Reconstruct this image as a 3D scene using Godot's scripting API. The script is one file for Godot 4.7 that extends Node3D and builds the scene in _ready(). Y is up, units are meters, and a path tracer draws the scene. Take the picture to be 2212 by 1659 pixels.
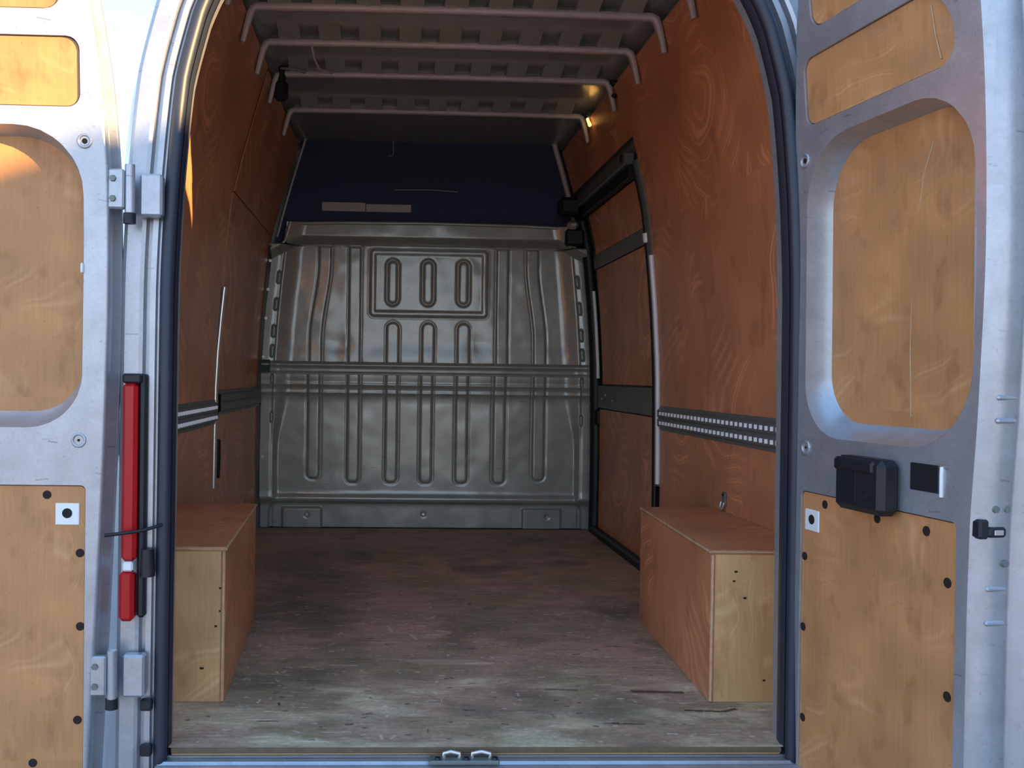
extends Node3D
# Rear load bay of a silver panel van, both rear doors open. Metres; y = 0 is the top of the plywood floor,
# z = 0 the plane of the rear door seal, -z runs forward to the bulkhead.

var M := {}
var flip := false
var taken := {}
var dent := noise(44, 1.0, 2)

# ---------------------------------------------------------------- scene tree helpers
func numbered(n: String) -> String:
	if not taken.has(n):
		taken[n] = 0
		return n
	taken[n] += 1
	return "%s_%03d" % [n, taken[n]]

func thing(called: String, label: String, category: String, at := Vector3.ZERO, kind := "", group := "") -> Node3D:
	var o := Node3D.new()
	o.name = numbered(called)
	o.position = at
	o.set_meta("label", label)
	o.set_meta("category", category)
	if kind: o.set_meta("kind", kind)
	if group: o.set_meta("group", group)
	add_child(o, true)
	return o

func part(called: String, st: SurfaceTool, m: Material, parent: Node, label := "") -> MeshInstance3D:
	st.generate_normals()
	var o := MeshInstance3D.new()
	o.name = called
	o.mesh = st.commit()
	o.material_override = m
	if label: o.set_meta("label", label)
	parent.add_child(o, true)
	return o

func again(src: MeshInstance3D, at: Vector3, parent: Node) -> MeshInstance3D:
	var o := MeshInstance3D.new()
	o.name = src.name
	o.mesh = src.mesh
	o.material_override = src.material_override
	o.position = at
	parent.add_child(o, true)
	return o

# ---------------------------------------------------------------- mesh helpers
func mb() -> SurfaceTool:
	var st := SurfaceTool.new()
	st.begin(Mesh.PRIMITIVE_TRIANGLES)
	st.set_smooth_group(-1)
	return st

func tri(st: SurfaceTool, a: Vector3, b: Vector3, c: Vector3) -> void:
	# a, b, c run counter-clockwise seen from the front
	for p in ([a, b, c] if flip else [a, c, b]):
		st.add_vertex(p)

func quad(st: SurfaceTool, a: Vector3, b: Vector3, c: Vector3, d: Vector3) -> void:
	tri(st, a, b, c)
	tri(st, a, c, d)

func convex(st: SurfaceTool, pts: Array, centre: Vector3) -> void:
	# a flat convex face turned away from centre
	var n: Vector3 = (pts[1] - pts[0]).cross(pts[2] - pts[0])
	var mid := Vector3.ZERO
	for p in pts: mid += p
	mid /= pts.size()
	var out: bool = n.dot(mid - centre) > 0.0
	for i in range(1, pts.size() - 1):
		var b: Vector3 = pts[i] if out else pts[i + 1]
		var c: Vector3 = pts[i + 1] if out else pts[i]
		st.add_vertex(pts[0])
		st.add_vertex(c)
		st.add_vertex(b)

func grid(st: SurfaceTool, rows: Array, smooth := true) -> void:
	# rows of points; the front is towards (along a row) x (to the next row)
	st.set_smooth_group(0 if smooth else -1)
	for i in rows.size() - 1:
		for j in rows[i].size() - 1:
			quad(st, rows[i][j], rows[i][j + 1], rows[i + 1][j + 1], rows[i + 1][j])
	st.set_smooth_group(-1)

func rbox(st: SurfaceTool, c: Vector3, s: Vector3, b := 0.002) -> void:
	# box with chamfered edges
	var h := s * 0.5
	b = minf(b, minf(h.x, minf(h.y, h.z)) * 0.9)
	var v := func(sx: int, sy: int, sz: int, axis: int) -> Vector3:
		var p := Vector3(sx * (h.x - b), sy * (h.y - b), sz * (h.z - b))
		p[axis] += [sx, sy, sz][axis] * b
		return c + p
	for axis in 3:
		var u := (axis + 1) % 3
		var w := (axis + 2) % 3
		for s1 in [-1, 1]:
			var f := []
			for k in [[-1, -1], [1, -1], [1, 1], [-1, 1]]:
				var g := [0, 0, 0]
				g[axis] = s1; g[u] = k[0]; g[w] = k[1]
				f.append(v.call(g[0], g[1], g[2], axis))
			convex(st, f, c)
			for s2 in [-1, 1]:
				var e := []
				for k in [[-1, u], [1, u], [1, axis], [-1, axis]]:
					var g := [0, 0, 0]
					g[axis] = s1; g[u] = s2; g[w] = k[0]
					e.append(v.call(g[0], g[1], g[2], k[1]))
				convex(st, e, c)
	for sx in [-1, 1]:
		for sy in [-1, 1]:
			for sz in [-1, 1]:
				convex(st, [v.call(sx, sy, sz, 0), v.call(sx, sy, sz, 1), v.call(sx, sy, sz, 2)], c)

func cyl(st: SurfaceTool, a: Vector3, b: Vector3, r0: float, r1: float, seg := 16, caps := true) -> void:
	var d := (b - a).normalized()
	var x := d.cross(Vector3.UP if absf(d.y) < 0.9 else Vector3.RIGHT).normalized()
	var y := x.cross(d)
	var p := []
	var q := []
	for i in seg + 1:
		var t := TAU * i / seg
		var o := x * cos(t) - y * sin(t)
		p.append(a + o * r0)
		q.append(b + o * r1)
	var keep := flip
	flip = false
	grid(st, [q, p])
	flip = keep
	if caps:
		var mid := (a + b) * 0.5
		p.pop_back(); q.pop_back()
		if r0 > 0.0: convex(st, p, mid)
		if r1 > 0.0: convex(st, q, mid)

func tube(st: SurfaceTool, path: Array, r: float, seg := 8) -> void:
	var rings := []
	var x := Vector3.ZERO
	for i in path.size():
		var d: Vector3 = (path[mini(i + 1, path.size() - 1)] - path[maxi(i - 1, 0)]).normalized()
		if x == Vector3.ZERO: x = d.cross(Vector3.UP if absf(d.y) < 0.9 else Vector3.RIGHT).normalized()
		x = (x - d * x.dot(d)).normalized()
		var y := x.cross(d)
		var ring := []
		for k in seg + 1:
			var t := TAU * k / seg
			ring.append(path[i] + (x * cos(t) - y * sin(t)) * r)
		rings.append(ring)
	var keep := flip
	flip = true
	grid(st, rings)
	flip = keep
	for e in [0, rings.size() - 1]:
		var cap: Array = rings[e].duplicate()
		cap.pop_back()
		convex(st, cap, path[1] if e == 0 else path[path.size() - 2])

func rr(l: float, r: float, b: float, t: float, rad: Array, n := 8) -> PackedVector2Array:
	# rounded rectangle, counter-clockwise from the bottom left; rad = bl, br, tr, tl
	var out := PackedVector2Array()
	var c := [Vector2(l + rad[0], b + rad[0]), Vector2(r - rad[1], b + rad[1]), Vector2(r - rad[2], t - rad[2]), Vector2(l + rad[3], t - rad[3])]
	for k in 4:
		for i in n + 1:
			var a := PI + PI / 2 * k + PI / 2 * i / n
			out.append(c[k] + Vector2(cos(a), sin(a)) * rad[k])
	return out

func interp(tab: Array, y: float) -> float:
	# smooth interpolation through [[y, value], ...]
	var n := tab.size()
	if y <= tab[0][0]: return tab[0][1]
	if y >= tab[n - 1][0]: return tab[n - 1][1]
	var i := 0
	while y > tab[i + 1][0]: i += 1
	var y0: float = tab[i][0]
	var y1: float = tab[i + 1][0]
	var v0: float = tab[i][1]
	var v1: float = tab[i + 1][1]
	var m0: float = (v1 - tab[i - 1][1]) / (y1 - tab[i - 1][0]) if i > 0 else (v1 - v0) / (y1 - y0)
	var m1: float = (tab[i + 2][1] - v0) / (tab[i + 2][0] - y0) if i < n - 2 else (v1 - v0) / (y1 - y0)
	return cubic_interpolate_in_time(v0, v1, v0 - m0 * (y1 - y0), v1 + m1 * (y1 - y0), (y - y0) / (y1 - y0), y1 - y0, -(y1 - y0), 2 * (y1 - y0))

# ---------------------------------------------------------------- textures
func noise(sd: int, f: float, oct := 3) -> FastNoiseLite:
	var n := FastNoiseLite.new()
	n.seed = sd
	n.noise_type = FastNoiseLite.TYPE_SIMPLEX_SMOOTH
	n.frequency = f
	n.fractal_octaves = oct
	return n

func wrap_pair(n: FastNoiseLite, x: float, y: float, s: float) -> float:
	# tileable to the left and right edge by a short cross-fade
	var t := clampf((x / s - 0.9) / 0.1, 0.0, 1.0)
	var a := n.get_noise_2d(x, y)
	return a if t == 0.0 else lerpf(a, n.get_noise_2d(x - s, y), t)

func ply_texture(sd: int, size: int, figure: float, line: float, stains: float, bands: float) -> ImageTexture:
	# rotary-cut veneer: vertical grain, pale arching growth lines, fine pores, knocks and dirty smears
	var im := Image.create(size, size, false, Image.FORMAT_RGB8)
	var fig := noise(sd, 1.0, 1)
	var wig := noise(sd + 1, 1.0, 2)
	var gra := noise(sd + 2, 1.0, 2)
	var mas := noise(sd + 3, 1.0, 2)
	var sta := noise(sd + 4, 1.0, 4)
	var S := 10.0
	for j in size:
		var y := S * j / size
		for i in size:
			var x := S * i / size
			var w := wrap_pair(wig, x * 0.4, y * 0.4, S * 0.4) * 0.35
			var h := wrap_pair(fig, (x + w) * 0.085, (y + w) * 0.16, S * 0.085) * figure
			var f := h - floorf(h)
			var l := exp(-pow((f - 0.5) / 0.06, 2.0)) + 0.6 * exp(-pow((f - 0.30) / 0.045, 2.0)) + 0.35 * exp(-pow((f - 0.72) / 0.04, 2.0))
			l *= clampf(wrap_pair(mas, x * 0.3, y * 0.3, S * 0.3) * 2.4 + 0.15, 0.0, 1.0)
			var g := wrap_pair(gra, x * 22.0, y * 0.8, S * 22.0) * 0.5 + wrap_pair(gra, x * 7.0, y * 0.35 + 40.0, S * 7.0) * 0.5
			var s := clampf(wrap_pair(sta, x * 0.9, y * 0.6, S * 0.9) * 2.2 - 0.55, 0.0, 1.0)
			var fleck := clampf(wrap_pair(sta, x * 6.0 + 50.0, y * 4.5, S * 6.0) * 4.0 - 2.1, 0.0, 1.0)
			var tone := 0.86 + g * bands + l * line + w * 0.22
			var c := Color(tone, tone * (0.985 + 0.03 * l), tone * (0.96 + 0.08 * l))
			c = c.lerp(Color(0.50, 0.42, 0.36), s * stains)
			c = c.lerp(Color(0.30, 0.24, 0.20), fleck * stains)
			im.set_pixel(i, j, c)
	var rng := RandomNumberGenerator.new()
	rng.seed = sd * 77 + 5
	for k in 60:   # scratches and rubs
		var a := Vector2(rng.randf(), rng.randf()) * size
		var d := Vector2.from_angle(rng.randf_range(-0.6, 0.6) + (PI / 2 if rng.randf() < 0.5 else 0.0)) * rng.randf_range(6, 60)
		var pale := rng.randf() < 0.6
		stroke(im, a, a + d, rng.randf_range(0.6, 1.3), Color(1, 0.98, 0.94) if pale else Color(0.35, 0.28, 0.22), rng.randf_range(0.1, 0.4) * minf(1.0, stains * 1.4))
	return ImageTexture.create_from_image(im)

func stroke(im: Image, a: Vector2, b: Vector2, wide: float, col: Color, strength: float) -> void:
	var n := int(a.distance_to(b)) + 1
	var w := im.get_width()
	var h := im.get_height()
	var side := (b - a).normalized().orthogonal()
	for i in n + 1:
		var p := a.lerp(b, float(i) / n)
		for k in range(-int(ceil(wide)), int(ceil(wide)) + 1):
			var q := p + side * k
			var x := posmod(int(q.x), w)
			var y := posmod(int(q.y), h)
			var t := strength * clampf(1.2 - absf(k) / (wide + 0.4), 0.0, 1.0)
			im.set_pixel(x, y, im.get_pixel(x, y).lerp(col, t))

func floor_texture() -> ImageTexture:
	# u runs across the van (left to right), v from the bulkhead (0) to the rear edge (1); worn brown phenolic plywood
	var W := 800
	var H := 1200
	var im := Image.create(W, H, false, Image.FORMAT_RGB8)
	var n1 := noise(11, 1.0, 4)
	var n2 := noise(12, 1.0, 3)
	var n3 := noise(13, 1.0, 3)
	var n4 := noise(14, 1.0, 2)
	for j in H:
		var z := 3.1 * j / H
		for i in W:
			var x := 1.88 * i / W - 0.94
			var a := n1.get_noise_2d(x * 1.6, z * 1.6)
			var b := n2.get_noise_2d(x * 4.0, z * 9.0)
			var g := n3.get_noise_2d(x * 9.0, z * 60.0)
			var f := n4.get_noise_2d(x * 50.0, z * 50.0)
			var c := Color(0.56, 0.475, 0.425)
			c = c.lerp(Color(0.48, 0.44, 0.37), clampf(a * 1.6 + 0.35, 0.0, 1.0))
			# rubbed through to grey wood along the rear edge, in ragged patches
			var worn := clampf((n1.get_noise_2d(x * 3.0 + 9.0, z * 5.0) + 0.15) * 2.2, 0.0, 1.0) * clampf((z + 0.25 * b - 2.55) / 0.25, 0.0, 1.0)
			c = c.lerp(Color(0.64, 0.60, 0.52), worn * 0.85)
			# oily dark stain on the left side and a few others
			var d1 := Vector2((x + 0.55) / 0.30, (z - 1.75) / 0.62).length()
			var d2 := Vector2((x + 0.62) / 0.22, (z - 1.05) / 0.5).length()
			var st := clampf(1.25 - d1 + b * 0.9 + a * 0.5, 0.0, 1.0)
			st = maxf(st, 0.6 * clampf(1.2 - d2 + b * 0.8, 0.0, 1.0))
			st = maxf(st, 0.8 * clampf(n2.get_noise_2d(x * 1.7 + 30.0, z * 1.7) * 2.4 - 0.5, 0.0, 1.0))
			c = c.lerp(Color(0.26, 0.25, 0.22), st * 0.6)
			var k := 1.28 + b * 0.14 + g * 0.13 + f * 0.10
			im.set_pixel(i, j, Color(c.r * k, c.g * k * 0.985, c.b * k * 0.93))
	var rng := RandomNumberGenerator.new()
	rng.seed = 21
	for k in 1100:
		var v := pow(rng.randf(), 0.6)
		var p := Vector2(rng.randf() * W, (0.25 + 0.74 * v) * H)
		var d := Vector2(rng.randf_range(2, 9) if rng.randf() < 0.85 else rng.randf_range(12, 45), rng.randf_range(-2, 2))
		if rng.randf() < 0.25: d = Vector2.from_angle(rng.randf() * TAU) * rng.randf_range(3, 14)
		var pale := rng.randf() < 0.75
		stroke(im, p, p + d, rng.randf_range(0.3, 1.6), Color(0.98, 0.92, 0.84) if pale else Color(0.18, 0.15, 0.14), rng.randf_range(0.2, 0.75))
	# the marks that stand out: two long score lines, gouges, rubbed streaks, a dark scrape near the right box
	var mark := func(x0: float, z0: float, x1: float, z1: float, wide: float, col: Color, s: float) -> void:
		stroke(im, Vector2((x0 + 0.94) / 1.88 * W, z0 / 3.1 * H), Vector2((x1 + 0.94) / 1.88 * W, z1 / 3.1 * H), wide, col, s)
	var pale := Color(0.98, 0.92, 0.84)
	mark.call(-0.62, 1.67, -0.22, 1.665, 0.8, pale, 0.35)
	mark.call(-0.58, 1.86, -0.47, 1.86, 0.8, pale, 0.5)
	mark.call(-0.52, 2.12, -0.42, 2.125, 1.0, pale, 0.35)
	mark.call(-0.215, 2.05, -0.20, 2.13, 2.0, pale, 0.5)
	mark.call(-0.19, 2.04, -0.15, 2.035, 1.6, pale, 0.55)
	mark.call(-0.14, 2.15, -0.12, 2.22, 2.5, pale, 0.5)
	mark.call(-0.09, 2.16, -0.04, 2.155, 2.0, pale, 0.5)
	mark.call(-0.05, 2.11, 0.0, 2.13, 4.0, pale, 0.5)
	for k in 5:
		mark.call(-0.2 + 0.02 * k, 2.43 + 0.012 * k, 0.06 + 0.01 * k, 2.435 + 0.01 * k, 2.0, pale, 0.3)
	mark.call(0.46, 2.715, 0.60, 2.725, 5.0, Color(0.24, 0.15, 0.14), 0.7)
	mark.call(0.22, 2.70, 0.31, 2.705, 3.0, Color(0.26, 0.17, 0.16), 0.5)
	mark.call(0.56, 2.86, 0.66, 2.87, 2.0, Color(0.10, 0.09, 0.08), 0.8)
	mark.call(0.66, 2.87, 0.70, 2.85, 3.0, Color(0.10, 0.09, 0.08), 0.8)
	return ImageTexture.create_from_image(im)

func paint_texture(sd: int) -> ImageTexture:
	# silver lacquer with road dust specks and little scuffs
	var im := Image.create(512, 512, false, Image.FORMAT_RGB8)
	var a := noise(sd, 0.012, 4)
	var b := noise(sd + 1, 0.09, 3)
	for j in 512:
		for i in 512:
			var t := 0.95 + a.get_noise_2d(i, j) * 0.06 + b.get_noise_2d(i, j) * 0.03
			var s := clampf(b.get_noise_2d(i + 700, j) * 3.0 - 1.55, 0.0, 1.0)
			im.set_pixel(i, j, Color(t, t, t).lerp(Color(0.55, 0.53, 0.5), s * 0.5))
	var rng := RandomNumberGenerator.new()
	rng.seed = sd
	for k in 26:
		var p := Vector2(rng.randf(), rng.randf()) * 512
		stroke(im, p, p + Vector2(rng.randf_range(4, 26), rng.randf_range(-5, 5)), rng.randf_range(0.3, 1.2), Color(0.5, 0.51, 0.53), rng.randf_range(0.2, 0.6))
	return ImageTexture.create_from_image(im)

func mat(col: Color, rough := 0.5, metal := 0.0) -> StandardMaterial3D:
	var m := StandardMaterial3D.new()
	m.albedo_color = col
	m.roughness = rough
	m.metallic = metal
	return m

func tex(m: StandardMaterial3D, t: Texture2D, metres: float) -> StandardMaterial3D:
	m.albedo_texture = t
	m.uv1_triplanar = true
	m.uv1_triplanar_sharpness = 8.0
	m.uv1_scale = Vector3.ONE / metres
	return m

func rgb(r: int, g: int, b: int) -> Color:
	return Color(r / 255.0, g / 255.0, b / 255.0)

# ---------------------------------------------------------------- shared measures of the body
const WALL := [[0.0, 0.943], [0.4, 0.945], [0.9, 0.938], [1.2, 0.92], [1.59, 0.88], [1.8, 0.83], [2.0, 0.775], [2.2, 0.715]]
const ARCH := [[-0.40, 0.722], [0.0, 0.720], [0.6, 0.718], [1.07, 0.716], [1.3, 0.707], [1.53, 0.689], [1.68, 0.655], [1.74, 0.632], [1.83, 0.585], [1.91, 0.515], [1.97, 0.42], [2.0, 0.32]]

func wall_x(y: float) -> float:
	return interp(WALL, y)

func arch_path() -> Array:
	# [point, outward normal] along the door opening, from the bottom left over the top to the bottom right
	var half := []
	var y := -0.40
	while y < 1.999:
		half.append(Vector2(interp(ARCH, y), y))
		y += 0.05 if y < 1.2 else (0.03 if y < 1.65 else 0.015)
	half.append(Vector2(0.32, 2.0))
	half.append(Vector2(0.16, 2.012))
	var pts := []
	for p in half: pts.append(Vector2(-p.x, p.y))
	pts.append(Vector2(0, 2.016))
	for k in half.size(): pts.append(half[half.size() - 1 - k])
	var out := []
	for i in pts.size():
		var d: Vector2 = (pts[mini(i + 1, pts.size() - 1)] - pts[maxi(i - 1, 0)]).normalized()
		out.append([pts[i], Vector2(-d.y, d.x)])
	return out

func sweep_arch(st: SurfaceTool, profile: Array, path: Array, smooth := false) -> void:
	# profile: [outwards from the opening edge, z]
	for k in profile.size() - 1:
		var a: Array = profile[k]
		var b: Array = profile[k + 1]
		var r0 := []
		var r1 := []
		for q in path:
			var lean: float = -0.06 * pow(maxf(q[0].y - 1.05, 0.0), 2.0)
			var pa: Vector2 = q[0] + q[1] * a[0]
			var pb: Vector2 = q[0] + q[1] * b[0]
			r0.append(Vector3(pa.x, pa.y, a[1] + lean))
			r1.append(Vector3(pb.x, pb.y, b[1] + lean))
		if smooth:
			st.set_smooth_group(0)
			for j in r0.size() - 1: quad(st, r0[j], r0[j + 1], r1[j + 1], r1[j])
			st.set_smooth_group(-1)
		else:
			st.set_smooth_group(k % 30)
			for j in r0.size() - 1: quad(st, r0[j], r0[j + 1], r1[j + 1], r1[j])
			st.set_smooth_group(-1)

# ================================================================ build
func _ready() -> void:
	camera_and_light()
	materials()
	surroundings()
	shell()
	bulkhead()
	floor_and_sill()
	lining()
	ceiling()
	rear_frame()
	sliding_door()
	rear_doors()
	boxes()
	rails()
	small_things()

func camera_and_light() -> void:
	var cam := Camera3D.new()
	cam.name = "camera"
	cam.projection = Camera3D.PROJECTION_FRUSTUM
	cam.near = 0.05
	cam.far = 400.0
	cam.size = 2.0 * 0.05 * 829.5 / 2000.0
	cam.frustum_offset = Vector2(0.05 * (1106.0 - 912.1) / 2000.0, 0.0)
	cam.position = Vector3(-0.2243, 0.8582, 2.1193)
	cam.basis = Basis(Vector3.UP, -0.0372) * Basis(Vector3.RIGHT, -0.0082) * Basis(Vector3.BACK, 0.0134)
	add_child(cam)
	cam.current = true

	var env := Environment.new()
	env.background_mode = Environment.BG_SKY
	var sky := Sky.new()
	var sm := ProceduralSkyMaterial.new()
	sm.sky_top_color = rgb(110, 148, 192)
	sm.sky_horizon_color = rgb(236, 243, 252)
	sm.sky_curve = 0.15
	sm.ground_bottom_color = rgb(110, 106, 102)
	sm.ground_horizon_color = rgb(150, 150, 150)
	sm.sun_angle_max = 12.0
	sky.sky_material = sm
	env.sky = sky
	env.background_energy_multiplier = 1.0
	env.tonemap_mode = Environment.TONE_MAPPER_LINEAR
	env.tonemap_exposure = 3.35
	env.sdfgi_enabled = true
	env.ssao_enabled = true
	env.ssil_enabled = true
	var we := WorldEnvironment.new()
	we.name = "world_environment"
	we.environment = env
	add_child(we)

	var sun := DirectionalLight3D.new()
	sun.name = "sun"
	sun.light_color = Color(1.0, 0.82, 0.58)
	sun.light_energy = 1.9
	sun.light_angular_distance = 0.55
	sun.shadow_enabled = true
	add_child(sun)
	sun.look_at_from_position(Vector3.ZERO, Vector3(-1.0, -0.32, -0.72), Vector3.UP)

func materials() -> void:
	var wall_ply := ply_texture(3, 800, 7.0, 0.26, 0.30, 0.06)
	var door_ply := ply_texture(8, 640, 3.0, 0.07, 0.26, 0.05)
	var paint := paint_texture(5)
	M.wall = tex(mat(rgb(226, 157, 112), 0.40), wall_ply, 1.5)
	M.door_wood = tex(mat(rgb(214, 156, 102), 0.55), door_ply, 0.8)
	M.box = tex(mat(rgb(236, 188, 132), 0.55), door_ply, 0.9)
	M.edge = tex(mat(rgb(223, 187, 146), 0.7), door_ply, 0.3)
	M.old_edge = tex(mat(rgb(120, 104, 82), 0.8), door_ply, 0.2)
	M.floor = mat(Color.WHITE, 0.62)
	M.floor.albedo_texture = floor_texture()
	M.silver = tex(mat(rgb(184, 188, 194), 0.38, 0.62), paint, 0.6)
	M.silver.clearcoat_enabled = true
	M.silver.clearcoat = 0.4
	M.silver.clearcoat_roughness = 0.15
	M.bulk = tex(mat(rgb(160, 166, 156), 0.32, 0.2), paint, 0.7)
	M.bulk.clearcoat_enabled = true
	M.bulk.clearcoat = 0.7
	M.bulk.clearcoat_roughness = 0.12
	M.roof = M.bulk
	M.bow = tex(mat(rgb(208, 205, 203), 0.45, 0.1), paint, 0.6)
	M.zinc = tex(mat(rgb(120, 129, 124), 0.45, 0.4), paint, 0.4)
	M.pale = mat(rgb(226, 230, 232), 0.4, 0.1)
	M.chrome = mat(rgb(206, 206, 204), 0.25, 0.7)
	M.rubber = mat(rgb(40, 46, 60), 0.45)
	M.black = mat(rgb(17, 21, 28), 0.5)
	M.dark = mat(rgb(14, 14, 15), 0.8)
	M.navy = mat(rgb(46, 58, 90), 0.7)
	M.red = mat(rgb(172, 2, 16), 0.3)
	M.plug = mat(rgb(30, 15, 11), 0.8)
	M.sticker = mat(rgb(182, 182, 178), 0.6)
	M.concrete = tex(mat(rgb(150, 149, 147), 0.95), paint, 0.9)
	M.render = tex(mat(rgb(196, 180, 160), 0.9), paint, 1.7)
	M.coping = mat(rgb(150, 142, 132), 0.9)
	M.sealant = M.bulk

# ---------------------------------------------------------------- outside
func surroundings() -> void:
	var g := thing("ground", "pale grey concrete yard that the van stands on", "ground", Vector3(0, -0.62, 0), "structure")
	var st := mb()
	rbox(st, Vector3(0, -0.1, 0), Vector3(70, 0.2, 70), 0.01)
	part("slab", st, M.concrete, g)
	# the neighbouring single-storey building whose eaves shade the lower part of the van
	var h := thing("outbuilding", "low rendered building beside the yard with a flat coping", "building", Vector3(5.2, -0.62, 3.6), "structure")
	st = mb()
	rbox(st, Vector3(2.0, 1.90, 0), Vector3(4.0, 3.80, 6.0), 0.02)
	part("wall", st, M.render, h)
	st = mb()
	rbox(st, Vector3(2.0, 3.86, 0), Vector3(4.2, 0.12, 6.2), 0.02)
	part("coping", st, M.coping, h)

# ---------------------------------------------------------------- steel skin of the van
func shell() -> void:
	var path := arch_path()
	var n := path.size()
	# outer contour ahead of the rear corner: the sides and a slightly crowned roof, sampled like the arch
	var ring := []
	var side := []
	for k in 40:
		var y := -0.40 + 2.62 * k / 39.0
		side.append(Vector2(wall_x(y) + 0.038, y))
	var contour := []
	for p in side: contour.append(Vector2(-p.x, p.y))
	for k in range(1, 10):
		var t := -1.0 + k / 5.0
		contour.append(Vector2(0.765 * t, 2.22 + 0.075 * (1.0 - t * t * t * t)))
	for k in side.size(): contour.append(side[side.size() - 1 - k])
	var len_a := [0.0]
	for i in range(1, n): len_a.append(len_a[i - 1] + (path[i][0] as Vector2).distance_to(path[i - 1][0]))
	var len_b := [0.0]
	for i in range(1, contour.size()): len_b.append(len_b[i - 1] + contour[i].distance_to(contour[i - 1]))
	for i in n:
		var want: float = len_a[i] / len_a[n - 1] * len_b[contour.size() - 1]
		var j := 0
		while j < contour.size() - 2 and len_b[j + 1] < want: j += 1
		ring.append(contour[j].lerp(contour[j + 1], clampf((want - len_b[j]) / (len_b[j + 1] - len_b[j]), 0.0, 1.0)))
	var rows := []
	for z in [-0.10, -0.16, -0.24, -0.34, -0.46, -3.3]:
		var t := clampf((-z - 0.10) / 0.36, 0.0, 1.0)
		t = sin(t * PI / 2.0)
		var row := []
		for i in n:
			var q: Vector2 = path[i][0] + path[i][1] * 0.13
			var lean: float = -0.06 * pow(maxf(path[i][0].y - 1.05, 0.0), 2.0) * (1.0 - t)
			var p := q.lerp(ring[i], t)
			row.append(Vector3(p.x, p.y, z + lean))
		rows.append(row)
	var cut := 0
	while path[cut][0].y < 1.985: cut += 1
	for piece in [["wall_left_skin", 0, cut, "silver painted steel outer side of the van behind the left rear pillar"], ["ceiling_skin", cut, n - 1 - cut, "silver painted steel outer roof of the van"], ["wall_right_skin", n - 1 - cut, n - 1, "silver painted steel outer side of the van behind the right rear door"]]:
		var st := mb()
		var cutrows := []
		for r in rows: cutrows.append(r.slice(piece[1], piece[2] + 1))
		flip = true
		grid(st, cutrows)
		flip = false
		var o := part(piece[0], st, M.silver, self)
		o.name = piece[0]
		o.set_meta("label", piece[3])
		o.set_meta("category", "van body")
		o.set_meta("kind", "structure")
	# plate closing the front behind the bulkhead, and the steel floor pan
	var c := thing("wall_front_skin", "steel cab wall closing the van behind the bulkhead", "van body", Vector3(0, 0, -3.28), "structure")
	var s2 := mb()
	rbox(s2, Vector3(0, 0.95, 0), Vector3(2.0, 2.75, 0.02), 0.002)
	part("plate", s2, M.roof, c)
	var f := thing("floor_pan", "steel floor pan under the plywood load floor", "van body", Vector3(0, -0.04, -1.65), "structure")
	s2 = mb()
	rbox(s2, Vector3(0, 0, -0.21), Vector3(1.92, 0.04, 2.84), 0.002)
	rbox(s2, Vector3(0, 0, 1.42), Vector3(1.46, 0.038, 0.42), 0.002)
	part("pan", s2, M.silver, f)

# ---------------------------------------------------------------- bulkhead
func seg_box(p: Vector2, c: Vector2, half: Vector2, r: float) -> float:
	# signed distance to a rounded box
	var q := (p - c).abs() - half + Vector2(r, r)
	return Vector2(maxf(q.x, 0), maxf(q.y, 0)).length() + minf(maxf(q.x, q.y), 0.0) - r

func emboss(d: float, w: float) -> float:
	# 1 inside, 0 outside, soft over w
	return smoothstep(w, -w, d)

func ridge(d: float, w: float) -> float:
	return exp(-(d / w) * (d / w))

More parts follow.
